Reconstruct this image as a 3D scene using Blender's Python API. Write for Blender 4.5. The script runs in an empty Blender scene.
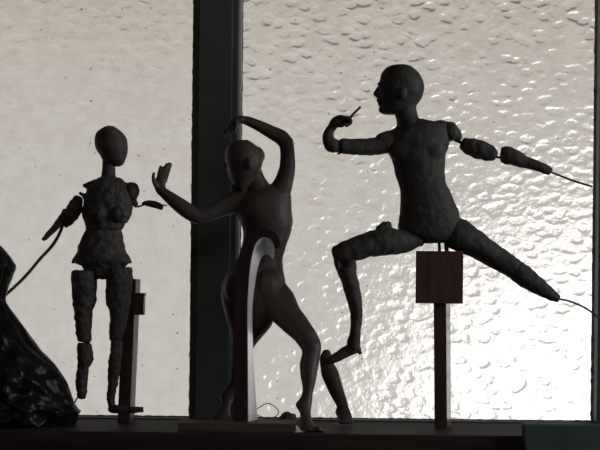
import bpy, bmesh, math, random
from mathutils import Vector, Matrix, noise
random.seed(4)
SC = bpy.context.scene
COL = SC.collection
TH = math.radians(0.6)
CAMZ = 1.126
D0 = 1.5

def P(px, py, Y=0.0):
    """a point of the photograph carried out to depth Y behind the figures' plane"""
    s = (D0 + Y) / 1500.0
    dx, dy = px - 300.0, 300.0 - py
    x = dx*math.cos(TH) - dy*math.sin(TH)
    z = dx*math.sin(TH) + dy*math.cos(TH)
    return Vector((x*s, Y, CAMZ + z*s))

# ------------------------------------------------------------------ materials
def mat(name, base, rough=0.6, spec=0.4, var=0.25, nscale=60, bump=0.0, bscale=200, stretch=(1,1,1), coat=0.0):
    m = bpy.data.materials.new(name); m.use_nodes = True
    nt = m.node_tree; N = nt.nodes; L = nt.links
    b = N['Principled BSDF']
    tc = N.new('ShaderNodeTexCoord'); mp = N.new('ShaderNodeMapping'); mp.inputs['Scale'].default_value = stretch
    L.new(tc.outputs['Object'], mp.inputs['Vector'])
    n = N.new('ShaderNodeTexNoise'); n.inputs['Scale'].default_value = nscale; n.inputs['Detail'].default_value = 5
    L.new(mp.outputs['Vector'], n.inputs['Vector'])
    r = N.new('ShaderNodeValToRGB')
    r.color_ramp.elements[0].position = 0.3; r.color_ramp.elements[1].position = 0.7
    r.color_ramp.elements[0].color = tuple(c*(1-var) for c in base) + (1,)
    r.color_ramp.elements[1].color = tuple(c*(1+var) for c in base) + (1,)
    L.new(n.outputs['Fac'], r.inputs['Fac']); L.new(r.outputs['Color'], b.inputs['Base Color'])
    b.inputs['Roughness'].default_value = rough
    b.inputs['Specular IOR Level'].default_value = spec
    b.inputs['Coat Weight'].default_value = coat; b.inputs['Coat Roughness'].default_value = 0.1
    if bump:
        n2 = N.new('ShaderNodeTexNoise'); n2.inputs['Scale'].default_value = bscale; n2.inputs['Detail'].default_value = 4
        L.new(mp.outputs['Vector'], n2.inputs['Vector'])
        bp = N.new('ShaderNodeBump'); bp.inputs['Strength'].default_value = bump; bp.inputs['Distance'].default_value = 0.002
        L.new(n2.outputs['Fac'], bp.inputs['Height']); L.new(bp.outputs['Normal'], b.inputs['Normal'])
    return m

M = {}
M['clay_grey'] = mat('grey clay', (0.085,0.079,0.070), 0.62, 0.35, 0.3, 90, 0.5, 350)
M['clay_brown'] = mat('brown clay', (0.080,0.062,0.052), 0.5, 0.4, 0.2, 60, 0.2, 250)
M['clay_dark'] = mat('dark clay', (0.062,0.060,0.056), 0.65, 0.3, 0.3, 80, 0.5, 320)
M['wire'] = mat('armature wire', (0.05,0.045,0.042), 0.5, 0.4, 0.2, 300)
M['wood_red'] = mat('reddish wood', (0.125,0.070,0.055), 0.36, 0.4, 0.3, 25, 0.15, 90, (6,6,0.6), 0.35)
M['wood_matte'] = mat('dull reddish wood', (0.125,0.070,0.055), 0.50, 0.35, 0.3, 25, 0.15, 90, (6,6,0.6))
M['wood_dark'] = mat('dark stained wood', (0.035,0.018,0.016), 0.5, 0.3, 0.25, 25, 0.15, 90, (6,6,0.6))
M['wood_base'] = mat('bare wood board', (0.11,0.085,0.06), 0.6, 0.3, 0.3, 25, 0.2, 90, (0.6,6,6))
M['white_face'] = mat('white for window light', (0.86,0.85,0.83), 0.22, 0.5, 0.06, 90, 0.1, 200)  # white base colour stands in for window light caught by the face
M['sill'] = mat('dark brown sill wood', (0.036,0.028,0.021), 0.6, 0.3, 0.35, 20, 0.2, 80, (0.5,6,6))
M['green'] = mat('dark green paint', (0.072,0.095,0.078), 0.45, 0.4, 0.12, 30, 0.12, 60)
M['green2'] = mat('blue green paint', (0.075,0.11,0.11), 0.5, 0.4, 0.15, 30, 0.15, 60)
M['putty'] = mat('old putty', (0.16,0.15,0.135), 0.8, 0.2, 0.4, 120, 0.5, 200)
M['bead'] = mat('pale glazing bead', (0.65,0.68,0.66), 0.5, 0.4, 0.12, 60)
M['plastic'] = mat('black bag plastic', (0.008,0.008,0.009), 0.36, 0.25, 0.2, 60, 0.5, 90)
M['wall'] = mat('grey plaster', (0.22,0.21,0.20), 0.9, 0.2, 0.1, 4, 0.2, 40)
M['floor'] = mat('floor boards', (0.10,0.08,0.06), 0.6, 0.3, 0.25, 4, 0.1, 20, (1,8,1))

def glass_mat(name, rough, bumpy, amp=1.0):
    m = bpy.data.materials.new(name); m.use_nodes = True
    nt = m.node_tree; N = nt.nodes; L = nt.links
    N.remove(N['Principled BSDF'])
    out = N['Material Output']
    g = N.new('ShaderNodeBsdfGlass'); g.inputs['IOR'].default_value = 1.5; g.inputs['Roughness'].default_value = rough
    g.inputs['Color'].default_value = (0.97,0.97,0.96,1)
    L.new(g.outputs['BSDF'], out.inputs['Surface'])
    if not bumpy: return m
    tc = N.new('ShaderNodeTexCoord')
    col = N.new('ShaderNodeTexNoise'); col.inputs['Scale'].default_value = 55; col.inputs['Detail'].default_value = 6; col.inputs['Roughness'].default_value = 0.7
    L.new(tc.outputs['Object'], col.inputs['Vector'])
    cr = N.new('ShaderNodeValToRGB'); cr.color_ramp.elements[0].position = 0.3; cr.color_ramp.elements[1].position = 0.62
    cr.color_ramp.elements[0].color = (0.89,0.87,0.86,1); cr.color_ramp.elements[1].color = (0.985,0.985,0.975,1)
    L.new(col.outputs['Fac'], cr.inputs['Fac'])
    dn = N.new('ShaderNodeTexNoise'); dn.inputs['Scale'].default_value = 190; dn.inputs['Detail'].default_value = 1
    dm = N.new('ShaderNodeMapping'); dm.inputs['Scale'].default_value = (1,0.2,1.3)
    L.new(tc.outputs['Object'], dm.inputs['Vector']); L.new(dm.outputs[0], dn.inputs['Vector'])
    dr = N.new('ShaderNodeMapRange'); dr.inputs[1].default_value = 0.755; dr.inputs[2].default_value = 0.80; dr.inputs[3].default_value = 1.0; dr.inputs[4].default_value = 0.35
    L.new(dn.outputs['Fac'], dr.inputs[0])
    mx = N.new('ShaderNodeVectorMath'); mx.operation = 'SCALE'
    L.new(cr.outputs['Color'], mx.inputs[0]); L.new(dr.outputs[0], mx.inputs['Scale']); L.new(mx.outputs[0], g.inputs['Color'])
    # a slow wander so the hammered cells are not a regular grid
    nz = N.new('ShaderNodeTexNoise'); nz.inputs['Scale'].default_value = 45; nz.inputs['Detail'].default_value = 2
    L.new(tc.outputs['Object'], nz.inputs['Vector'])
    vm = N.new('ShaderNodeVectorMath'); vm.operation = 'MULTIPLY_ADD'
    vm.inputs[1].default_value = (0.012,0.012,0.012)
    L.new(nz.outputs['Color'], vm.inputs[0]); L.new(tc.outputs['Object'], vm.inputs[2])
    mp = N.new('ShaderNodeMapping'); mp.inputs['Scale'].default_value = (0.72,0.3,1.15); mp.inputs['Rotation'].default_value = (0,math.radians(18),0)
    L.new(vm.outputs[0], mp.inputs['Vector'])
    vo = N.new('ShaderNodeTexVoronoi'); vo.feature = 'SMOOTH_F1'; vo.inputs['Scale'].default_value = 88
    vo.inputs['Smoothness'].default_value = 0.35
    L.new(mp.outputs['Vector'], vo.inputs['Vector'])
    # domes: flat tops, steep rims
    ramp = N.new('ShaderNodeValToRGB'); ramp.color_ramp.interpolation = 'EASE'
    ramp.color_ramp.elements[0].position = 0.25; ramp.color_ramp.elements[0].color = (1,1,1,1)
    ramp.color_ramp.elements[1].position = 0.62; ramp.color_ramp.elements[1].color = (0,0,0,1)
    L.new(vo.outputs['Distance'], ramp.inputs['Fac'])
    # strength of the pattern wanders over the pane
    nb = N.new('ShaderNodeTexNoise'); nb.inputs['Scale'].default_value = 30; nb.inputs['Detail'].default_value = 3
    L.new(tc.outputs['Object'], nb.inputs['Vector'])
    nf = N.new('ShaderNodeTexNoise'); nf.inputs['Scale'].default_value = 160; nf.inputs['Detail'].default_value = 2
    L.new(tc.outputs['Object'], nf.inputs['Vector'])
    mr = N.new('ShaderNodeMapRange'); mr.inputs[1].default_value = 0.35; mr.inputs[2].default_value = 0.65
    mr.inputs[3].default_value = 0.35; mr.inputs[4].default_value = 1.0
    L.new(nb.outputs['Fac'], mr.inputs[0])
    mu = N.new('ShaderNodeMath'); mu.operation = 'MULTIPLY'
    L.new(ramp.outputs['Color'], mu.inputs[0]); L.new(mr.outputs[0], mu.inputs[1])
    sz = N.new('ShaderNodeSeparateXYZ'); L.new(tc.outputs['Object'], sz.inputs[0])   # the rolled pattern is deeper low on the pane
    gz = N.new('ShaderNodeMapRange'); gz.inputs[1].default_value = 0.02; gz.inputs[2].default_value = 0.36; gz.inputs[3].default_value = 1.35; gz.inputs[4].default_value = 0.55
    L.new(sz.outputs['Z'], gz.inputs[0])
    mu2 = N.new('ShaderNodeMath'); mu2.operation = 'MULTIPLY'; L.new(mu.outputs[0], mu2.inputs[0]); L.new(gz.outputs[0], mu2.inputs[1]); mu = mu2
    ad = N.new('ShaderNodeMath'); ad.operation = 'MULTIPLY_ADD'; ad.inputs[1].default_value = 0.45
    L.new(nf.outputs['Fac'], ad.inputs[0]); L.new(mu.outputs[0], ad.inputs[2])
    bp = N.new('ShaderNodeBump'); bp.inputs['Strength'].default_value = 1.0; bp.inputs['Distance'].default_value = 0.0022*amp
    L.new(ad.outputs[0], bp.inputs['Height']); L.new(bp.outputs['Normal'], g.inputs['Normal'])
    return m
M['glass_right'] = glass_mat('hammered glass', 0.085, True, 0.66)
M['glass_left'] = glass_mat('faint hammered glass', 0.17, True, 0.30)
M['glass_plain'] = glass_mat('smooth glass back', 0.05, False)

# ------------------------------------------------------------------ mesh helpers
def link(name, me, m, parent=None, smooth=True):
    o = bpy.data.objects.new(name, me); COL.objects.link(o)
    if m is not None and not me.materials: me.materials.append(m)
    if smooth:
        for p in me.polygons: p.use_smooth = True
    if parent is not None:
        o.parent = parent
        o.matrix_parent_inverse = Matrix.Translation(parent.location).inverted()
    return o

def from_bm(name, bm, m, parent=None, smooth=False):
    bmesh.ops.recalc_face_normals(bm, faces=bm.faces)
    me = bpy.data.meshes.new(name); bm.to_mesh(me); bm.free()
    return link(name, me, m, parent, smooth)

def thing(name, label, cat, loc, group=None):
    o = bpy.data.objects.new(name, None); COL.objects.link(o)
    o.location = loc; o.empty_display_size = 0.02
    o['label'] = label; o['category'] = cat
    if group: o['group'] = group
    return o
def tag(o, label, cat, group=None):
    o['label'] = label; o['category'] = cat
    if group: o['group'] = group
    return o
def struct(o):
    o['kind'] = 'structure'; return o

def rings_to_bm(bm, rings):
    vs = [[bm.verts.new(p) for p in r] for r in rings]
    n = len(rings[0])
    for a, b in zip(vs, vs[1:]):
        for i in range(n):
            bm.faces.new((a[i], a[(i+1) % n], b[(i+1) % n], b[i]))
    bm.faces.new(vs[0]); bm.faces.new(list(reversed(vs[-1])))

def catmull(pts, sub):
    out = []
    n = len(pts)
    for i in range(n-1):
        p0 = pts[max(i-1,0)]; p1 = pts[i]; p2 = pts[i+1]; p3 = pts[min(i+2,n-1)]
        for s in range(sub):
            t = s/sub
            out.append(tuple(0.5*((2*b)+(-a+c)*t+(2*a-5*b+4*c-d)*t*t+(-a+3*b-3*c+d)*t**3) for a,b,c,d in zip(p0,p1,p2,p3)))
    out.append(tuple(pts[-1]))
    return out

def tube(bm, path, k=0.95, sub=4, n=18, cap=0.6):
    """path: (px, py, radius px, depth Y)"""
    path = [p if len(p) == 4 else (*p, 0.0) for p in path]
    pts = catmull(path, sub) if len(path) > 2 else [tuple(path[0][i]+(path[1][i]-path[0][i])*t/4 for i in range(4)) for t in range(5)]
    C = [P(p[0], p[1], p[3]) for p in pts]; R = [max(p[2],0.2)*(D0+p[3])/1500 for p in pts]
    T = [(C[min(i+1,len(C)-1)]-C[max(i-1,0)]).normalized() for i in range(len(C))]
    rings = []
    def ring(c, t, r):
        u = t.cross(Vector((0,1,0)))
        if u.length < 0.05: u = Vector((1,0,0))
        u.normalize(); v = u.cross(t).normalized()
        return [c + u*r*math.cos(2*math.pi*i/n) + v*r*k*math.sin(2*math.pi*i/n) for i in range(n)]
    for a in (80, 55, 28):
        rings.append(ring(C[0]-T[0]*R[0]*cap*math.sin(math.radians(a)), T[0], R[0]*math.cos(math.radians(a))))
    for c, t, r in zip(C, T, R): rings.append(ring(c, t, r))
    for a in (28, 55, 80):
        rings.append(ring(C[-1]+T[-1]*R[-1]*cap*math.sin(math.radians(a)), T[-1], R[-1]*math.cos(math.radians(a))))
    rings_to_bm(bm, rings)

def rows(bm, rws, k=0.8, Y=0.0, sub=3, n=28, e=1.0):
    """rws: (py, x left, x right[, half depth px[, Y]])"""
    q = []
    for r in rws:
        a = (r[2]-r[1])/2
        q.append((r[0], r[1], r[2], r[3] if len(r) > 3 else a*k, r[4] if len(r) > 4 else Y))
    q = catmull(q, sub)
    rings = []
    for y, xl, xr, b, yy in q:
        A = P(xl, y, yy); B = P(xr, y, yy); c = (A+B)/2; u = (B-A)/2; bb = b/1000
        ring = []
        for i in range(n):
            t = 2*math.pi*i/n
            cx, sy = math.cos(t), math.sin(t)
            ring.append(c + u*math.copysign(abs(cx)**e, cx) + Vector((0, bb*math.copysign(abs(sy)**e, sy), 0)))
        rings.append(ring)
    rings_to_bm(bm, rings)

def blob(bm, px, py, rx, rz, ry, Y=0.0):
    m = Matrix.Translation(P(px,py,Y)) @ Matrix.Diagonal((rx/1000, ry/1000, rz/1000, 1))
    bmesh.ops.create_uvsphere(bm, u_segments=20, v_segments=12, radius=1, matrix=m)

def sculpt(name, bm, m, parent=None, voxel=0.0011, smooth=3, lump=0.0, lscale=120, fine=0.0, ridged=False):
    """fuse overlapping lofts into one continuous surface, then rough it up a little"""
    bmesh.ops.recalc_face_normals(bm, faces=bm.faces)
    me = bpy.data.meshes.new(name+'_raw'); bm.to_mesh(me); bm.free()
    o = bpy.data.objects.new('work', me); COL.objects.link(o)
    r = o.modifiers.new('r','REMESH'); r.mode = 'VOXEL'; r.voxel_size = voxel
    if smooth:
        s = o.modifiers.new('s','SMOOTH'); s.factor = 0.5; s.iterations = smooth
    dg = bpy.context.evaluated_depsgraph_get(); dg.update()
    res = bpy.data.meshes.new_from_object(o.evaluated_get(dg))
    bpy.data.objects.remove(o); bpy.data.meshes.remove(me)
    res.name = name
    if lump or fine:
        nr = [v.normal.copy() for v in res.vertices]
        for v, nn in zip(res.vertices, nr):
            d = lump*noise.noise(v.co*lscale) + fine*noise.noise(v.co*lscale*3.3)
            v.co += nn*d
    return link(name, res, m, parent)

def box(bm, x0, x1, y0, y1, z0, z1, bevel=0.0):
    r = bmesh.ops.create_cube(bm, size=1)
    for v in r['verts']:
        v.co = Vector((x0+(v.co.x+.5)*(x1-x0), y0+(v.co.y+.5)*(y1-y0), z0+(v.co.z+.5)*(z1-z0)))
    if bevel:
        ed = list({e for v in r['verts'] for e in v.link_edges})
        bmesh.ops.bevel(bm, geom=ed, offset=bevel, segments=2, affect='EDGES', profile=0.6)

def box_obj(name, m, parent, *a, bevel=0.0):
    bm = bmesh.new(); box(bm, *a, bevel=bevel); return from_bm(name, bm, m, parent)

def wire(name, path, m, parent=None, r=0.8):
    bm = bmesh.new(); tube(bm, [(p[0],p[1],r,p[2] if len(p) > 2 else 0.0) for p in path], 1.0, 5, 10, 0.5)
    return from_bm(name, bm, m, parent, True)

# ------------------------------------------------------------------ the room
def W(px, Y): return P(px, 300, Y).x                 # world x of a vertical line read at the horizon row
SILL = 1.0
GY = 0.085                                            # glass plane
WL, WR = -0.62, 0.309                                 # window opening
WT = 1.62
xm0, xm1 = -0.1145, -0.0668                           # mullion
zb = SILL + 0.0015                                     # top of bottom rail

XL, XR, YB, ZC = -1.6, 1.5, -3.6, 2.5
struct(box_obj('floor', M['floor'], None, XL, XR, YB, 0.2, -0.05, 0.0))
struct(box_obj('ceiling', M['wall'], None, XL, XR, YB, 0.2, ZC, ZC+0.05))
struct(box_obj('wall_left', M['wall'], None, XL-0.1, XL, YB, 0.2, 0.0, ZC))
struct(box_obj('wall_right', M['wall'], None, XR, XR+0.1, YB, 0.2, 0.0, ZC))
struct(box_obj('wall_back', M['wall'], None, XL, XR, YB-0.1, YB, 0.0, ZC))
bm = bmesh.new()
FO = 0.05
box(bm, XL, WL-FO, 0.06, 0.12, 0.0, ZC); box(bm, WR+FO, XR, 0.06, 0.12, 0.0, ZC)
box(bm, WL-FO, WR+FO, 0.06, 0.12, 0.0, SILL-0.03); box(bm, WL-FO, WR+FO, 0.06, 0.2, WT+FO, ZC)
struct(from_bm('wall_front', bm, M['wall']))
# window sill board and the painted piece at its right
struct(box_obj('trim_1', M['sill'], None, -0.75, 0.55, -0.085, 0.0895, SILL-0.03, SILL, bevel=0.0015))
struct(box_obj('trim_2', M['sill'], None, -0.75, 0.55, -0.075, 0.06, SILL-0.13, SILL-0.0305, bevel=0.001))
bm = bmesh.new(); box(bm, W(522.5,-0.09), 0.55, -0.099, -0.0855, SILL-0.13, SILL+0.0125, bevel=0.002)
for v in bm.verts:                                    # its left edge leans a little
    if v.co.x < 0.25: v.co.x += (SILL+0.012-v.co.z)*0.12
struct(from_bm('trim_3', bm, M['green2']))

win = bpy.data.objects.new('window_1', None); COL.objects.link(win); win.location = (0,GY,SILL); struct(win)
bm = bmesh.new()
box(bm, WL-FO, WL, 0.06, 0.091, SILL, WT+FO, 0.002); box(bm, WR, WR+FO, 0.055, 0.091, SILL, WT+FO, 0.002)
box(bm, WL, WR, 0.06, 0.091, WT, WT+FO, 0.002); box(bm, WL, WR, 0.062, 0.091, SILL, zb, 0.001)
from_bm('window_frame', bm, M['green'], win)
bm = bmesh.new()
box(bm, xm0, xm1, 0.062, 0.091, zb, WT, 0.0015)
box(bm, xm0+0.006, xm1-0.006, 0.058, 0.07, zb, WT, 0.0015)
from_bm('mullion', bm, M['green'], win)
bm = bmesh.new(); box(bm, xm1, xm1+0.0032, 0.066, 0.09, zb, WT, 0.0006); from_bm('glazing_bead', bm, M['bead'], win)

def ragged(name, a, b, w, seed, horizontal=False, sgn=1):
    """a line of old putty with an uneven inner edge; a, b ends, sgn side the glass is on"""
    bm = bmesh.new(); n = 160; A=[];B=[];A2=[];B2=[]
    for i in range(n+1):
        t = i/n; p = a.lerp(b, t)
        ww = w*(0.55+0.9*abs(noise.noise(Vector((t*40,seed,0))))+0.7*max(0,noise.noise(Vector((t*110,seed,3)))))
        d = Vector((0,0,ww)) if horizontal else Vector((sgn*ww,0,0))
        A.append(bm.verts.new(p)); B.append(bm.verts.new(p+d+Vector((0,0.003,0))))
        A2.append(bm.verts.new(p+Vector((0,0.0108,0)))); B2.append(bm.verts.new(p+d+Vector((0,0.0108,0))))
    for i in range(n):
        for q in ((A,B),(B,B2),(B2,A2),(A2,A)):
            bm.faces.new((q[0][i],q[0][i+1],q[1][i+1],q[1][i]))
    for i in (0, n): bm.faces.new((A[i],B[i],B2[i],A2[i]))
    return from_bm(name, bm, M['putty'], win)
ragged('putty', Vector((xm0,0.074,zb)), Vector((xm0,0.074,WT)), 0.0016, 1, sgn=-1)
ragged('putty', Vector((xm1+0.0032,0.07,zb)), Vector((xm1+0.0032,0.07,WT)), 0.0012, 2)
ragged('putty', Vector((WR,0.074,zb)), Vector((WR,0.074,WT)), 0.0013, 3, sgn=-1)
ragged('putty', Vector((WL,0.074,zb)), Vector((xm0,0.074,zb)), 0.0012, 4, True)
ragged('putty', Vector((xm1,0.074,zb)), Vector((WR,0.074,zb)), 0.0009, 5, True)

def pane(x0, x1, m):
    bm = bmesh.new(); box(bm, x0, x1, GY, GY+0.004, zb-0.002, WT+0.003)
    bmesh.ops.recalc_face_normals(bm, faces=bm.faces)
    for f in bm.faces: f.material_index = 0 if f.normal.y < -0.5 else 1
    me = bpy.data.meshes.new('glass_pane'); bm.to_mesh(me); bm.free()
    me.materials.append(m); me.materials.append(M['glass_plain'])
    return link('glass_pane', me, None, win, False)
p1 = pane(WL-0.003, xm0+0.003, M['glass_left']); p1['label'] = 'faintly textured frosted glass pane left of the green mullion'
p2 = pane(xm1-0.003, WR+0.003, M['glass_right']); p2['label'] = 'strongly hammered glass pane right of the green mullion'

# ------------------------------------------------------------------ left mannequin on its post
LY = -0.012
man = thing('mannequin', 'slender jointed clay mannequin with a blank egg-shaped head, hanging on a post at left', 'mannequin', P(103,405,LY))
G = M['clay_grey']
bm = bmesh.new()
rows(bm, [(125.9,107,113,3),(128,102,117,9),(132,97.3,122,13),(136,95.3,125,15),(140,94.7,127,16),(146,95.3,128,16.5),(151,97,127.6,16),(156,100.5,126.7,14),(160,103,125.3,12),(164,108,123.3,8),(166.7,113,119.5,3)], Y=LY)
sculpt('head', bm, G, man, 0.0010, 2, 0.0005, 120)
bm = bmesh.new()
rows(bm, [(157,103,115),(166,102,115),(174,101.6,115.3),(179,99,118),(184,96,121)], 0.9, LY)
sculpt('neck', bm, G, man, 0.0010, 1, 0.0008, 180)
bm = bmesh.new()
rows(bm, [(177,100,117,8),(181,94.5,124,11),(184.5,89,129,14),(189,87,131,16),(195,84.5,132,17),(204,83,133,18),(213,82.3,131.5,18),(219,83.5,130,17),(224,85.3,125,16),(230,85.8,122,15)], Y=LY)
tube(bm, [(95,183.5,3.5,LY),(88,185.5,3.2,LY),(84,185,1.6,LY-.004)])
tube(bm, [(88,199,3.5,LY),(83,195,2.6,LY),(79.5,193,1.6,LY)])
tube(bm, [(126,221,2.5,LY-.008),(128,222.5,1.2,LY-.008)])
blob(bm, 99,214,9,8,9,LY-.014); blob(bm, 119,214,9,8,9,LY-.014)
sculpt('chest', bm, G, man, 0.0011, 2, 0.0016, 150, 0.0006)
bm = bmesh.new()
rows(bm, [(224,86,122,14),(231,85.8,121.7,14),(236,82.5,123,15),(241,80,124.2,16),(248,78.3,124.8,17),(254,76,127,18),(259,74,131,18),(263,74.5,131,16),(265.5,81,127,14),(270,84,123,13),(275,89,119,12),(279,95,108,9)], Y=LY)
tube(bm, [(80,258,3,LY),(74.5,261,2.2,LY),(72.5,263.5,1,LY)])
tube(bm, [(126,258,3.4,LY),(130.5,261.5,2,LY),(132,264,.8,LY)])
sculpt('pelvis', bm, G, man, 0.0011, 2, 0.0013, 150, 0.0005)
bm = bmesh.new()
blob(bm, 131.5,191,8,9,9,LY); blob(bm, 135,203.5,3.3,4.2,4,LY); tube(bm,[(132,195,5,LY),(135,205,3,LY)])
sculpt('shoulder', bm, G, man, 0.0010, 2, 0.0014, 170)
wire('wire', [(134,206,LY),(138,206.6,LY),(143.5,205,LY)], M['wire'], man, 0.9)
bm = bmesh.new(); tube(bm, [(142.5,203.5,1.8,LY),(147,203.2,3,LY),(154,204.5,3.5,LY),(160,206.6,3.1,LY),(162,207.6,2.4,LY)])
sculpt('forearm', bm, G, man, 0.0008, 1, 0.0007, 220)
wire('wire', [(158,205,LY),(163,205,LY),(166.5,205.6,LY)], M['wire'], man, 0.7)
bm = bmesh.new(); tube(bm, [(78,198.5,4.2,LY),(76,205,7.6,LY),(72.5,213,7.6,LY),(68.5,221.5,5.2,LY),(66,227,1.6,LY)])
sculpt('upper_arm', bm, G, man, 0.0010, 1, 0.0012, 200)
bm = bmesh.new(); tube(bm, [(67,212.5,5,LY-.003),(60.5,221,4.2,LY-.003),(53.5,229,3.4,LY-.003),(46.5,236.3,2.8,LY-.003),(43,239.4,1.8,LY-.003)])
sculpt('forearm', bm, G, man, 0.0010, 1, 0.0007, 200)
def twisted(name, path, m, parent, r=0.75, off=0.75, turns=13):
    bm = bmesh.new()
    pts = catmull([(p[0],p[1],p[2]) for p in path], 24); n = len(pts)
    for ph in (0, math.pi):
        q = []
        for i, p in enumerate(pts):
            a = ph + 2*math.pi*turns*i/n
            t = Vector((pts[min(i+1,n-1)][0]-pts[max(i-1,0)][0], pts[min(i+1,n-1)][1]-pts[max(i-1,0)][1])).normalized()
            q.append((p[0]-t.y*off*math.cos(a), p[1]+t.x*off*math.cos(a), r, p[2]+off/1000*math.sin(a)))
        tube(bm, q, 1.0, 1, 8, 0.5)
    return from_bm(name, bm, m, parent, True)
twisted('twisted_wire', [(63.5,221,LY),(61,230,LY),(56,240,LY),(50,248.3,LY),(40,259,LY),(30,271,LY),(20,281.7,0.004),(7,293.5,0.022),(2,297,0.03)], M['wire'], man, 0.9, 1.0, 20)
# legs
for nm, rr, lp, ls in (
    ('thigh', [(270.5,72.5,96,9),(272.5,71.4,97,12),(280,71.4,97,13),(290,71.7,96.8,13),(303,72.5,96.3,12),(311,73.8,92.8,11),(323,75,91.8,10),(334,76,91.5,9),(342,77.5,91,7)], 0.0012, 190),
    ('calf', [(343,77.4,90.5,6),(348,77,92,8),(354,77.3,93.2,9),(362,77.5,92.4,8.5),(368,77.2,88.6,7.5),(378,75.9,88.3,7),(388,76.3,86.8,6.5),(395,77,85.8,5.5),(398.5,78.5,84.8,3.5)], 0.0013, 230),
    ('thigh', [(267.5,108,132,10),(270,106,132.4,13),(280,106,132.2,13.5),(290,105.8,131.5,13),(303,106.5,130.4,12),(311,109.5,129,11),(322,109.6,126.5,10),(333,109,123.3,9),(340,109.8,122,7)], 0.0012, 190),
    ('calf', [(339,111,122,6),(346,110.6,122,8),(353,110,121.8,8.5),(363,108.4,121,8),(372,107.6,119.7,7.5),(385,107.9,117.8,6.5),(398,106.8,115,6),(405,108,115.5,6),(411,109.8,117,5.5)], 0.0012, 230)):
    bm = bmesh.new(); rows(bm, rr, Y=LY-0.004)
    sculpt(nm, bm, G, man, 0.0010, 1, lp, ls, 0.0004)
wire('wire', [(79,396,LY-.004),(76.5,399,LY-.004),(75,402.5,LY-.004)], M['wire'], man, 0.8)
bm = bmesh.new(); tube(bm, [(112.5,408.5,4.6,LY-.004),(119,409.5,4.2,LY-.010),(128,409.8,3.4,LY-.014),(136,409.6,3.4,LY-.016),(141.5,409.3,2.6,LY-.016)], 1.2)
tube(bm, [(139,408,1.4,LY-.016),(142.8,407.6,1.1,LY-.016)]); tube(bm, [(139,411,1.5,LY-.014),(143,411.6,1.1,LY-.014)])
sculpt('foot', bm, G, man, 0.0009, 1, 0.0008, 230)
POSTY = 0.028
wire('support_peg', [(112,262,LY),(121,264,0.01),(130,286,POSTY+0.004)], M['wire'], man, 2.0)

# its post: a square stick turned a little so its right face catches the window
def stick(name, m, parent, base, top, w, d, rz, ends=True):
    """square stick between two points, w wide, d deep, turned by rz"""
    bm = bmesh.new(); box(bm, -w/2, w/2, -d/2, d/2, 0, 1, 0)
    ca, sa = math.cos(rz), math.sin(rz)
    for v in bm.verts:
        x, y, t = v.co.x, v.co.y, v.co.z
        c = base.lerp(top, t)
        v.co = Vector((c.x + x*ca - y*sa, c.y + x*sa + y*ca, c.z))
    bmesh.ops.bevel(bm, geom=list(bm.edges), offset=0.0006, segments=2, affect='EDGES')
    return from_bm(name, bm, m, parent)
pb = P(126,424,POSTY); pb.z = SILL
st = thing('display_post', 'reddish wooden post with a small side block, leaning behind the egg-headed mannequin', 'post', pb)
stick('post', M['wood_matte'], st, pb, P(132.2,279,POSTY), 0.0125, 0.028, math.radians(-4))
c = P(138.5,304,POSTY-0.012)
bm = bmesh.new(); box(bm, c.x-0.0058, c.x+0.006, c.y-0.009, c.y+0.009, c.z-0.011, c.z+0.0105, 0.0006)
box(bm, c.x-0.007, c.x+0.0068, c.y-0.0095, c.y+0.0095, c.z+0.0085, c.z+0.0112, 0.0004)
from_bm('block', bm, M['wood_matte'], st)

# ------------------------------------------------------------------ dancing figurine in the middle
C = M['clay_brown']
bm = bmesh.new()
# head, face towards the left
rows(bm, [(140,238,248,5),(143,230.5,252.5,11),(146,227,256.5,15),(150,225.6,260.5,17),(156,225,263,18),(162,225.5,263,18),(168,226.5,261.5,17),(173,228,259,15),(178,230,255,13),(184,232.5,251,10),(189,235.5,246.5,7),(191.3,239,244,4)], Y=-0.008)
tube(bm, [(227,158,1.2,-.008),(224.6,166,2.0,-.008),(227.5,168.5,1.6,-.008)], 1.0)      # nose
tube(bm, [(229.5,175,1.6,-.010),(229.6,177,1.6,-.008),(231.8,179.5,1.6,-.007)], 1.6)     # lips
blob(bm, 234.5,187,3.6,3.2,5,-.008)                                                      # chin
blob(bm, 249,164,3.4,5.5,2.5,-.0265)                                                     # ear
blob(bm, 256,156,9,10,14,-.004)                                                          # hair at the back of the head
# neck
tube(bm, [(250,170,11,-.004),(255,182,11,-.002),(260,194,14,0)], 0.95)
# trunk seen from behind
rows(bm, [(186,258,280,9),(190,247,288,13),(195,237.5,291,16),(201,234,291.5,18),(207,232.5,291.8,19),(213,234.5,292,19),(220,239,292.8,19),(228,242,292,18),(236,243,290,16),(244,242,287,15),(252,240,284.5,15),(260,236.5,283,16.5),(270,228,283.5,19),(281,222.5,285.3,22),(293,221,285.5,23),(303,221.8,283,22),(312,224,279,20)], Y=0.0)
blob(bm, 241,288,17,20,15,-.010); blob(bm, 267,286,16,20,15,-.010)                        # buttocks
                        # 
blob(bm, 247,214,9,8,10,.014); blob(bm, 276,216,11,9,10,.016)                             # breasts on the far side
# left leg (back one)
rows(bm, [(300,222,283,20,0),(312,224,279,19,0),(321,226.5,274,18,.001),(330,229.3,268.5,16,.003),(338,230.5,261.5,14,.006),(346,231,255,12,.009),(355,231,251,10.5,.012),(365,230.5,249,10,.015),(374,230,246.5,9.5,.017),(382,229,243,8,.018),(389,224,240,7,.018),(396,219.5,236.5,7,.016),(402,221.2,232,7,.012),(408,218,230.5,7,.006),(414,213,230.5,8,.001),(419,209.5,231,9,-.002),(421.5,209.5,231,8,-.003)])
for i in range(5):
    tube(bm, [(213+i*4,418,2.6,-.004),(212.5+i*4.3,420.8,2.2,-.010+0.001*abs(i-1))])
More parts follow.
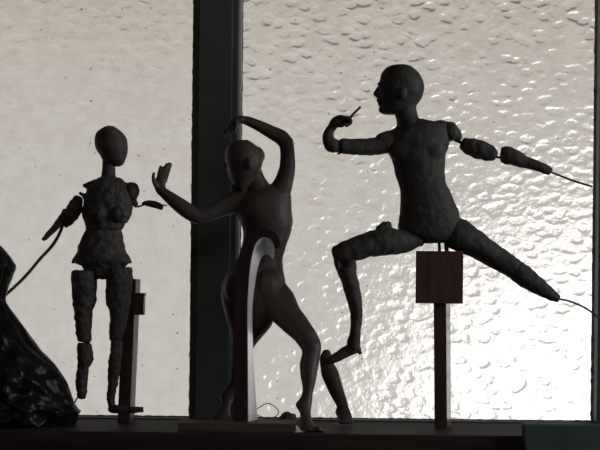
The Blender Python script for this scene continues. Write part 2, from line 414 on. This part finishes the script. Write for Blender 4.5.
# right leg (near one), bent at the knee
tube(bm, [(268,292,19,-.002),(279,303,17.5,-.006),(288,316,14.5,-.012),(298,327,12.6,-.018),(306,337,11.2,-.024),(311,345,10.4,-.027)], 1.0)
rows(bm, [(341,301,320.5,10,-.027),(346,300.8,321.5,10.5,-.028),(352,302,321,10,-.029),(358,301.2,320,10.5,-.030),(365,299.6,319,11,-.031),(375,300.4,317,10,-.034),(386,302.3,314.6,7.5,-.038),(394,302,313,6.5,-.041),(400,298.5,312.5,7,-.043),(404,295.5,312,7,-.045),(408,296.6,311.5,7,-.047),(413,300,311.2,7,-.051),(420,300,312,7,-.056),(426,300.3,315.5,7,-.060),(430,301,320,8,-.063)])
for i in range(5):
    tube(bm, [(306+i*3.0,428.5,2.6,-.062-.0016*i),(308.5+i*3.8,430.6,2.1,-.068+.001*i)])
# raised arm with the hand curling down over the head
tube(bm, [(270,206,14,0),(277,196,12.5,-.001),(283,184,10,-.002),(286.6,172,8.6,-.003),(287.6,160,7.8,-.004),(287.4,150,7.3,-.006),(286,141,7.6,-.008)], 0.95)
tube(bm, [(286.3,143,7.6,-.008),(281,137.5,7.6,-.009),(270,131.5,6.6,-.012),(260,126.3,5.7,-.014),(249,121.4,4.8,-.016),(241.5,119.3,4.1,-.018)], 0.9)
tube(bm, [(242,119.4,4.1,-.018),(237,121,4.6,-.018),(232.5,125.5,4.6,-.018),(230.5,128.5,4,-.018)], 1.2)
for bx,by,mx,my,tx,ty,dy in ((232.5,127.5,230.5,132,231,136.2,-.026),(230.8,128.5,227.5,133,227.2,138.5,-.021),(229.5,127.5,225.6,132.5,224.4,138.6,-.017),(228.8,126.5,224.6,131,222.8,136,-.013)):
    tube(bm, [(bx,by,1.7,dy+.001),(mx,my,1.55,dy),(tx,ty,1.2,dy)], 1.0, 3, 10)
tube(bm, [(236.5,123,1.8,-.024),(236,128.5,1.6,-.027),(233.8,133,1.3,-.028)], 1.0, 3, 10)   # thumb
# outstretched arm with the open hand
tube(bm, [(252,203,15,0),(240,201,12.8,-.001),(229,204,11,-.003),(217,209.4,9.2,-.007),(207,214,8.4,-.010),(198,217,7.4,-.013)], 0.95)
tube(bm, [(199,217.4,7.4,-.013),(190,212.6,8,-.015),(181,206.4,7.9,-.016),(171.5,198.8,6.5,-.018),(163.5,192.6,5.4,-.018),(160,189.5,5.2,-.018)], 0.9)
tube(bm, [(160,190,5,-.018),(159.8,184.5,6.1,-.018),(160.6,179.5,5.6,-.018)], 0.6)
tube(bm, [(156.6,187,2.3,-.021),(153.8,181,2.1,-.024),(153.2,176,1.9,-.024),(154.2,172.8,1.5,-.023)], 1.0, 3, 10)  # thumb at the side
for bx,by,mx,my,tx,ty,r,dy in ((158.4,179.5,159.6,172.5,160.6,166.4,2.2,-.020),(161,179,163.8,171,167.3,164.4,2.5,-.019),(163.3,179.5,166.3,172,170,164,2.8,-.0165),(164.6,181.5,167,175,169,168.4,2.3,-.014)):
    tube(bm, [(bx,by,r+.2,dy),(mx,my,r,dy-.002),(tx,ty,r-.35,dy-.001)], 1.0, 3, 10)
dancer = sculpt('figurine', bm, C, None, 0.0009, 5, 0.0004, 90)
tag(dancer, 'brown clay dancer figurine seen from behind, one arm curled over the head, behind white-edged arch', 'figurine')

# second, headless pair of limbs behind her bent knee: a single lower leg
bm = bmesh.new()
LGY = 0.028
tube(bm, [(326.5,352,4.2,LGY),(326,358,6.6,LGY),(327.5,366,7.2,LGY),(330,374,8.6,LGY),(334.5,386,8.0,LGY),(339.5,398,6.4,LGY),(343,406,5.6,LGY-.004)], 0.95)
rows(bm, [(402,336,346.5,6,LGY),(407,336.8,348.6,6.5,LGY),(412,335,350.8,7,LGY-.004),(417,336.8,352.2,7,LGY-.012),(421,338.5,353,6,LGY-.018),(424.0,339,353.5,5,LGY-.022)])
for i in range(4): tube(bm, [(341.5+i*3.2,421,2.1,LGY-.024),(342+i*3.3,422.8,1.8,LGY-.030)])
leg = sculpt('sculpted_leg', bm, C, None, 0.0010, 2, 0.0004, 90)
tag(leg, "brown clay lower leg on tiptoe, standing behind the dancer's bent knee", 'sculpture')

# ------------------------------------------------------------------ arch with the inner face whitened for window light, on its board
sb = thing('arch_stand', 'dark wooden hooked arch with a white inner face, standing upright before the dancer', 'stand', Vector((W(241,-.05), -.05, SILL+.0085)))
C1 = [(247.8,424.5),(247.6,400),(247.4,370),(247.2,340),(247.2,310),(248,290),(249.3,272),(251.5,257),(254.5,246),(258.5,239.8),(264,237.2),(269.5,238.6),(273.3,243),(274.5,249)]
C2 = [(257.3,423.5),(255.5,400),(253.4,370),(252.2,340),(251.7,310),(253.6,290),(256.3,272),(258.6,263),(261,257.5),(264,254.6),(266.5,254),(269.5,255),(272,257),(273.6,259.5)]
O1 = [(233.3,424.5),(233.5,400),(233.7,370),(233.8,340),(234.2,310),(235.2,290),(237,272),(239.5,257),(243.5,244),(250,234),(263.5,229.2),(273.5,231.5),(279,238.5),(280.5,247)]
c1 = catmull(C1,4); c2 = catmull(C2,4); o1 = catmull(O1,4)
YF, YK = -0.056, -0.030
def arch_mesh(bm, ring):
    rings_to_bm(bm, ring)
ring = []; face = []
for a, b, o in zip(c1, c2, o1):
    fi = P(a[0],a[1],YF); fo = P(o[0],o[1],YF); bi = P(b[0],b[1],YK)
    bo = P(b[0]-(a[0]-o[0])*0.8, b[1]-(a[1]-o[1])*0.8, YK)
    ring.append([fo, fi, bi, bo])
    n = (bi-fi).cross(Vector((0,0,1)) if a[1] > 265 else Vector((0,0,1)))
    mid = (fi+bi)/2; inn = ((fi-fo)+(bi-bo)).normalized()*0.0007
    face.append([fi.lerp(bi,0.01)-inn, fi.lerp(bi,0.01)+inn*0.9, bi+inn*0.9, bi-inn])
bm = bmesh.new(); rings_to_bm(bm, ring); from_bm('arch', bm, M['wood_dark'], sb)
bm = bmesh.new(); rings_to_bm(bm, face); o = from_bm('inner_face', bm, M['white_face'], sb); o['label'] = 'inner face coloured white for window light'
bd = box_obj('wooden_board', M['wood_base'], None, W(181,-.06), W(297.5,-.06), -0.078, -0.028, SILL, SILL+0.0085, bevel=0.0008)
tag(bd, 'flat bare wooden board on the sill under the dark hooked arch', 'board')

# bits on the sill beside the board
bm = bmesh.new()
blob(bm, 288,418,8,6,8,-.005); blob(bm, 284,422,9,6,9,-.005); blob(bm, 292,419,5,6.5,6,-.004)
tube(bm, [(279,423,4,-.005),(297,424,4,-.005)])
rk = sculpt('clay_lump', bm, M['clay_dark'], None, 0.0010, 1, 0.0016, 170)
tag(rk, "small dark lump of clay on the sill beside the dancer's front foot", 'clay')
bm = bmesh.new()
A,B,Cc = P(292.7,425.5,-.060),P(301.0,433.6,-.079),P(294.0,433.4,-.079); A.z=SILL+.008; B.z=Cc.z=SILL+.0008
off = Vector((0.001,0.006,0.0))
v = [bm.verts.new(p) for p in (A,B,Cc,A+off,B+off,Cc+off)]
for f in ((0,1,2),(3,5,4),(0,3,4,1),(1,4,5,2),(2,5,3,0)): bm.faces.new([v[i] for i in f])
pc = from_bm('gap_glint', bm, M['white_face']); tag(pc, 'light glint modelled as a tiny white triangle at the right end of the wooden board', 'glint')  # solid white triangle in place of a glint of light past the board
wl = [(267+10.5*math.cos(a)+1.2*math.cos(3*a), 411.5+7.5*math.sin(a)+0.8*math.sin(2*a+1), 0.058) for a in [i*math.pi/10 for i in range(0,20)]]
wl.append(wl[0])
o = wire('wire_loop', wl, M['wire'], None, 0.45); tag(o, 'thin loop of wire standing on the sill right of the arch', 'wire')

# ------------------------------------------------------------------ lunging mannequin at right
K = M['clay_dark']; RY = -0.005
pb = P(443,420,RY+0.012); pb.z = SILL
stand = thing('display_stand', 'reddish wooden stand, square block on a slim post, under the lunging mannequin', 'stand', pb)
stick('post', M['wood_red'], stand, pb, P(442,300,RY+0.012), 0.0125, 0.036, math.radians(-12.5))
bm = bmesh.new(); a = P(416.3,303.3,RY); b = P(463.8,251.6,RY)
box(bm, a.x, b.x, RY-0.012, RY+0.022, a.z, b.z, 0.0008)
cx = (a.x+b.x)/2; ca, sa = math.cos(-0.105), math.sin(-0.105)
for v in bm.verts:
    x, y = v.co.x-cx, v.co.y-RY-.005; v.co.x = cx+x*ca-y*sa; v.co.y = RY+.005+x*sa+y*ca
from_bm('block', bm, M['wood_red'], stand)
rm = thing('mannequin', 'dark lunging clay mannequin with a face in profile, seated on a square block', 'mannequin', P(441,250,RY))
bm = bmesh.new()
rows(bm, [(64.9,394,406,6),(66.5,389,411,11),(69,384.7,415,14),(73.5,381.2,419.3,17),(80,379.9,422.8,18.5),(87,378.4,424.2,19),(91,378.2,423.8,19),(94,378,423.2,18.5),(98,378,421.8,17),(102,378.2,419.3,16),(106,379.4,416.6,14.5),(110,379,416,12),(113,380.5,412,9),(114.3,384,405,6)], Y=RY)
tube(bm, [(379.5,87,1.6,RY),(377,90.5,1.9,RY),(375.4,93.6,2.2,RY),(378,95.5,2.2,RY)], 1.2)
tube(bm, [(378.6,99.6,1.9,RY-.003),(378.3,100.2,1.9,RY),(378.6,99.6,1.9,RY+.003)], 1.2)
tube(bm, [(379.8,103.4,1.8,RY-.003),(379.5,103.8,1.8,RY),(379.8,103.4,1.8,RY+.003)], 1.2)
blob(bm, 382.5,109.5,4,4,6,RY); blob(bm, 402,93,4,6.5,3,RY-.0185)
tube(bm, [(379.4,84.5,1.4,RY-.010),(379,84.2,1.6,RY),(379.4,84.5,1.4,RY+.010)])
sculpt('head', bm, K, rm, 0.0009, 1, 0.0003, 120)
bm = bmesh.new()
rows(bm, [(103,394,416,11),(110,393,416.6,12),(116,395,418,12),(121,396.5,421,13),(127,396.5,426,14),(132,394,432,14)], Y=RY)
sculpt('neck', bm, K, rm, 0.0010, 1, 0.0004, 120)
bm = bmesh.new()
rows(bm, [(119,399,422,8),(122.5,397.5,440,12),(126,396.5,448,15),(129.6,392,450,17),(133,385,450.5,18),(138,382.5,450.5,19),(144,383,449.5,20),(150,385.5,447.6,20),(156,389.8,445.6,20),(165,393,445,19),(175,395.2,445,17),(184,398.6,446.6,16),(193,400,451.3,16.5),(203,400,455.3,18),(210,399.7,458,19)], Y=RY)
blob(bm, 404,150,15,13,10,RY-.0095); blob(bm, 430,150,15,13,10,RY-.0095)
blob(bm, 441,128,8,7.5,11,RY)
sculpt('torso', bm, K, rm, 0.0012, 2, 0.0006, 130)
bm = bmesh.new()
blob(bm, 450,131.5,9.2,9.6,10,RY); tube(bm, [(446,126,5,RY),(456,135,6,RY),(459,139,3.5,RY)]); blob(bm, 440,123.5,7,3.5,7,RY)
sculpt('shoulder', bm, K, rm, 0.0010, 1, 0.0012, 170)
bm = bmesh.new()
rows(bm, [(205,400,456,18),(213,399.6,459.4,19.5),(222,398.2,461.5,20),(230,398,461,20),(236,401,458,18),(240,409,454,14),(243,416,450,9)], Y=RY)
tube(bm, [(405,240,9,RY-.004),(417,242,6,RY),(422,245,2,RY)])
sculpt('pelvis', bm, K, rm, 0.0012, 2, 0.0008, 150)
wire('support_wire', [(438.5,236,RY),(439.2,243,RY),(439.5,251.8,RY)], M['wire'], rm, 1.6)
wire('support_wire', [(445.5,236,RY),(446.2,243,RY),(446.6,251.8,RY)], M['wire'], rm, 2.2)
# bent front leg
bm = bmesh.new()
tube(bm, [(417,238.5,9,RY-.006),(405,241.5,11.2,RY-.010),(394,241.5,13.2,RY-.014),(382,242,14,RY-.017),(368,244.8,12.8,RY-.019),(354,249.5,11.8,RY-.021),(343,252.8,10.8,RY-.022),(337.5,254.6,9,RY-.022)], 0.95)
tube(bm, [(379,230,5,RY-.016),(387,225,4.8,RY-.014),(387.2,223.6,3.4,RY-.014)])
tube(bm, [(336,249,4,RY-.022),(333,251.5,2.4,RY-.022)])
sculpt('thigh', bm, K, rm, 0.0011, 1, 0.0010, 150)
bm = bmesh.new()
for q in ((334.5,340.6),(343.4,356.5)):
    rows(bm, [(256,q[0]-1.5,q[1],6,RY-.022),(262,q[0]-.8,q[1],6,RY-.022),(270,q[0]+1.5,q[1],6,RY-.022)], Y=RY)
rows(bm, [(268,336,356,8),(273,337.8,356.5,9.5),(278,339.6,357.8,10),(288,343,360.3,10),(300,346.6,361.8,9.5),(312,350,363,9),(322,350.4,362,8),(330,349.6,361,7.5),(338,348.2,360.4,7),(345,347,360,7),(350,350,360,6)], Y=RY-.022)
rows(bm, [(256,335,356,4),(264.5,336,356,2.5),(271,338,355,5)], Y=RY-.022)
tube(bm, [(358,349,3.4,RY-.022),(360.3,353.6,1.7,RY-.022)])
sculpt('calf', bm, K, rm, 0.0010, 1, 0.0007, 170)
bm = bmesh.new(); tube(bm, [(354,348,6.3,RY-.022),(346,352,5.6,RY-.022),(338,356.4,5,RY-.022),(331,360,4.2,RY-.022),(325,362,2.8,RY-.022)], 0.9)
sculpt('foot', bm, K, rm, 0.0010, 1, 0.0006, 170)
# stretched back leg
bm = bmesh.new()
tube(bm, [(447,227,13,RY),(457,233.5,16.2,RY),(466,239.2,15.4,RY),(476,244.6,13.8,RY),(487,251.6,12.4,RY),(499,259.2,11.6,RY),(509,265.2,10.8,RY),(515,269.4,10.2,RY)], 0.95, cap=0.2)
sculpt('thigh', bm, K, rm, 0.0012, 1, 0.0007, 140)
bm = bmesh.new()
tube(bm, [(511.5,267.5,8.5,RY),(519,272.6,10.8,RY),(530,280.6,10,RY),(542,288.8,7.9,RY),(552,295.4,5.8,RY),(558.5,299,4,RY)], 0.95, cap=0.3)
sculpt('calf', bm, K, rm, 0.0010, 1, 0.0007, 170)
wire('wire', [(556,298.5,RY),(567,300.5,RY),(576,303.6,RY),(587,309,RY),(598,317,RY)], M['wire'], rm, 1.0)
# arm stretched to the right
wire('wire', [(455,140,RY),(460,142,RY),(466,145,RY)], M['wire'], rm, 1.7)
bm = bmesh.new(); tube(bm, [(461,143.2,4.2,RY),(464.5,144.4,7.2,RY),(474,147.8,9.3,RY),(484,151,9.2,RY),(490.5,153.8,7.8,RY),(495.3,156.2,5.2,RY)], 0.9, cap=0.12)
sculpt('upper_arm', bm, K, rm, 0.0009, 1, 0.0013, 170)
wire('wire', [(493,156,RY),(498,157.3,RY),(503,158.2,RY)], M['wire'], rm, 1.2)
bm = bmesh.new(); tube(bm, [(501.5,154.8,7.4,RY),(506.5,155.2,8.9,RY),(516,158.2,8.1,RY),(525,162.2,6.2,RY),(535,165.2,5.4,RY),(544,168.6,5,RY),(550.8,172.2,4.0,RY)], 0.9, cap=0.15)
sculpt('forearm', bm, K, rm, 0.0009, 1, 0.0007, 180)
wire('wire', [(548,171,RY),(562,176.5,RY),(577,182,RY),(592.3,186.6,RY)], M['wire'], rm, 1.05)
# arm bent to the mouth
bm = bmesh.new(); tube(bm, [(393,141,11,RY-.004),(384,143.2,11,RY-.006),(378,145.8,9.3,RY-.008),(367,146.8,8.6,RY-.011),(355,146.9,8.2,RY-.014),(345,146.1,7.8,RY-.017),(340.5,145.8,7.4,RY-.018)], 0.95, cap=0.3)
tube(bm, [(341,152,1.6,RY-.018),(337.5,154,1,RY-.018)])
sculpt('upper_arm', bm, K, rm, 0.0010, 1, 0.0006, 160)
bm = bmesh.new(); tube(bm, [(337.5,146.5,6.4,RY-.018),(332,145,7.6,RY-.019),(328.3,139.5,6.4,RY-.020),(328.7,133.2,5.2,RY-.021),(331.8,128,4.3,RY-.021)], 0.95)
sculpt('forearm', bm, K, rm, 0.0009, 1, 0.0007, 180)
bm = bmesh.new(); tube(bm, [(331.5,129,4.2,RY-.021),(334.5,123.5,5.2,RY-.021),(339.5,120.8,5.8,RY-.021),(345,120.6,5.2,RY-.021)], 1.0)
for i in range(4):
    yy = RY-.028+.0045*i
    tube(bm, [(342,117,2.2,yy),(349,118.6,2.2,yy),(350.6,122.5,2.1,yy),(346,125.6,1.9,yy)], 1.0, 3, 10)
tube(bm, [(337,125,2,RY-.028),(342,125.6,1.9,RY-.030),(346,123.6,1.6,RY-.030)], 1.0, 3, 10)
sculpt('hand', bm, K, rm, 0.0007, 1, 0.0003, 180)
bm = bmesh.new(); tube(bm, [(347.5,120.5,1.7,RY-.022),(352,115.5,1.4,RY-.022),(356.5,110.8,1.25,RY-.022),(360.6,107,1.15,RY-.022)], 1.0)
sculpt('pointing_finger', bm, K, rm, 0.0005, 0, 0.0002, 250)

# ------------------------------------------------------------------ black bag at the left edge
bm = bmesh.new()
rw = [(240,-26,-8,8),(246,-30,1,18),(256,-36,10,26),(262,-40,14,28),(267.5,-42,16.8,29),(275,-40,14,27),(285,-34,10,23),(293,-31,7.6,20),(301.7,-31,6.6,20),(313,-46,14,30),(330,-64,27.5,42),(350,-80,42,52),(366,-92,57.5,56),(384,-100,68.5,58),(402,-106,74.5,59),(411,-108,79.5,60),(418,-108,79,60),(424,-106,76.5,58)]
q = catmull(rw, 6); n = 160; rings = []
for y, xl, xr, b in q:
    A = P(xl,y,-.012); B = P(xr,y,-.012); c = (A+B)/2; u = (B-A)/2; r = []
    neck = math.exp(-((y-296)/(26.0 if y < 296 else 48.0))**2)
    for i in range(n):
        t = 2*math.pi*i/n
        rr = 1.0
        pl = abs(((t*19/(2*math.pi)+0.9*noise.noise(Vector((math.cos(t)*2,math.sin(t)*2,y*.012)))) % 1)-0.5)*2
        rr -= 0.17*neck*pl*(0.35+0.65*abs(math.sin(t)))
        s = Vector((math.cos(t)*3.0, math.sin(t)*3.0, y*0.022))
        rd = 1-abs(noise.noise(s+Vector((5,1,y*.006)))*2)
        rd2 = 1-abs(noise.noise(Vector((math.cos(t)*6+y*.02, math.sin(t)*6, y*.05))))
        k = abs(math.sin(t))                       # keep the outline, crumple the body
        rd3 = 1-abs(noise.noise(Vector((math.cos(t)*9+3, math.sin(t)*9, y*.085+math.cos(t)*2)))*2)
        rr -= (0.01+0.17*k)*(1-rd)*0.55 + (0.008+0.09*k)*(1-rd2)*1.6 + (0.006+0.05*k)*(1-rd3)
        r.append(c + u*math.cos(t)*rr + Vector((0, b/1000*math.sin(t)*rr, 0)))
    rings.append(r)
zmin = min(p.z for r in rings for p in r)
for r in rings:
    for p in r: p.z = max(p.z, SILL+0.0002) if p.z < SILL+.004 else p.z
# a fold running round low on the bag
for r in rings:
    for p in r:
        d = p.z-(SILL+0.015+0.003*math.sin(p.x*40)); g = math.exp(-(d/0.0016)**2)
        rad = Vector((p.x+0.315-0.0, p.y+.012, 0)).normalized(); p += rad*0.0022*g
rings_to_bm(bm, rings)
bag = from_bm('garbage_bag', bm, M['plastic'], None, True)
tag(bag, 'crumpled black plastic bag with a pinched neck at the left edge of the sill', 'bag')

# ------------------------------------------------------------------ daylight outside, a weak added fill inside
w = bpy.data.worlds.new('sky'); SC.world = w; w.use_nodes = True
nt = w.node_tree; N = nt.nodes; L = nt.links
bg = N['Background']
tc = N.new('ShaderNodeTexCoord')
sep = N.new('ShaderNodeSeparateXYZ'); L.new(tc.outputs['Generated'], sep.inputs[0])
zr = N.new('ShaderNodeValToRGB')                        # overcast sky over the height
mz = N.new('ShaderNodeMapRange'); mz.inputs[1].default_value = -0.4; mz.inputs[2].default_value = 0.6
L.new(sep.outputs['Z'], mz.inputs[0]); L.new(mz.outputs[0], zr.inputs['Fac'])
e = zr.color_ramp.elements
e[0].position = 0.0; e[0].color = (0.62,0.60,0.57,1)
e[1].position = 1.0; e[1].color = (0.10,0.10,0.095,1)
for pos, c in ((0.35,(0.60,0.575,0.545)),(0.48,(0.58,0.55,0.515)),(0.58,(0.535,0.495,0.45)),(0.625,(0.49,0.45,0.40)),(0.68,(0.22,0.20,0.18))):
    x = e.new(pos); x.color = (*c,1)
dv = Vector((0.225,1.0,-0.10)).normalized()
dt = N.new('ShaderNodeVectorMath'); dt.operation = 'DOT_PRODUCT'; dt.inputs[1].default_value = dv
nm = N.new('ShaderNodeVectorMath'); nm.operation = 'NORMALIZE'; L.new(tc.outputs['Generated'], nm.inputs[0]); L.new(nm.outputs[0], dt.inputs[0])
mg = N.new('ShaderNodeMapRange'); mg.interpolation_type = 'SMOOTHERSTEP'
mg.inputs[1].default_value = math.cos(math.radians(12.5)); mg.inputs[2].default_value = 1.0; mg.inputs[3].default_value = 0; mg.inputs[4].default_value = 1.0
L.new(dt.outputs['Value'], mg.inputs[0])
gl = N.new('ShaderNodeMix'); gl.data_type = 'RGBA'; gl.blend_type = 'ADD'; gl.inputs[0].default_value = 1.0
cb = N.new('ShaderNodeCombineColor')
for i in range(3): L.new(mg.outputs[0], cb.inputs[i])
L.new(zr.outputs['Color'], gl.inputs[6]); L.new(cb.outputs[0], gl.inputs[7])
L.new(gl.outputs[2], bg.inputs['Color']); bg.inputs['Strength'].default_value = 1.06

ld = bpy.data.lights.new('added_fill_light', 'AREA'); ld.shape = 'RECTANGLE'; ld.size = 1.4; ld.size_y = 1.4; ld.energy = 5.0; ld.color = (1.0,0.95,0.88)  # unseen fill under the ceiling, added to lift the figures' dark fronts
lo = bpy.data.objects.new('added_fill_light', ld); COL.objects.link(lo); lo.location = (0.2,-2.6,ZC-0.05)

l2 = bpy.data.lights.new('side_daylight', 'AREA'); l2.shape = 'RECTANGLE'; l2.size = 0.7; l2.size_y = 0.9; l2.energy = 8.5; l2.color = (0.95,0.97,1.0)
lo2 = bpy.data.objects.new('side_daylight', l2); COL.objects.link(lo2); lo2.location = (XR-0.02,-0.45,1.45); lo2.rotation_euler = (0,math.pi/2,0)

cd = bpy.data.cameras.new('camera'); cam = bpy.data.objects.new('camera', cd); COL.objects.link(cam)
cd.sensor_width = 36; cd.sensor_fit = 'HORIZONTAL'; cd.lens = 90; cd.shift_y = 75/600; cd.clip_start = 0.01
cam.matrix_world = Matrix.Translation((0,-D0,CAMZ)) @ Matrix.Rotation(math.pi/2,4,'X') @ Matrix.Rotation(TH,4,'Z')
SC.camera = cam
SC.view_settings.view_transform = 'Standard'; SC.view_settings.look = 'None'
SC.view_settings.exposure = 0; SC.view_settings.gamma = 1
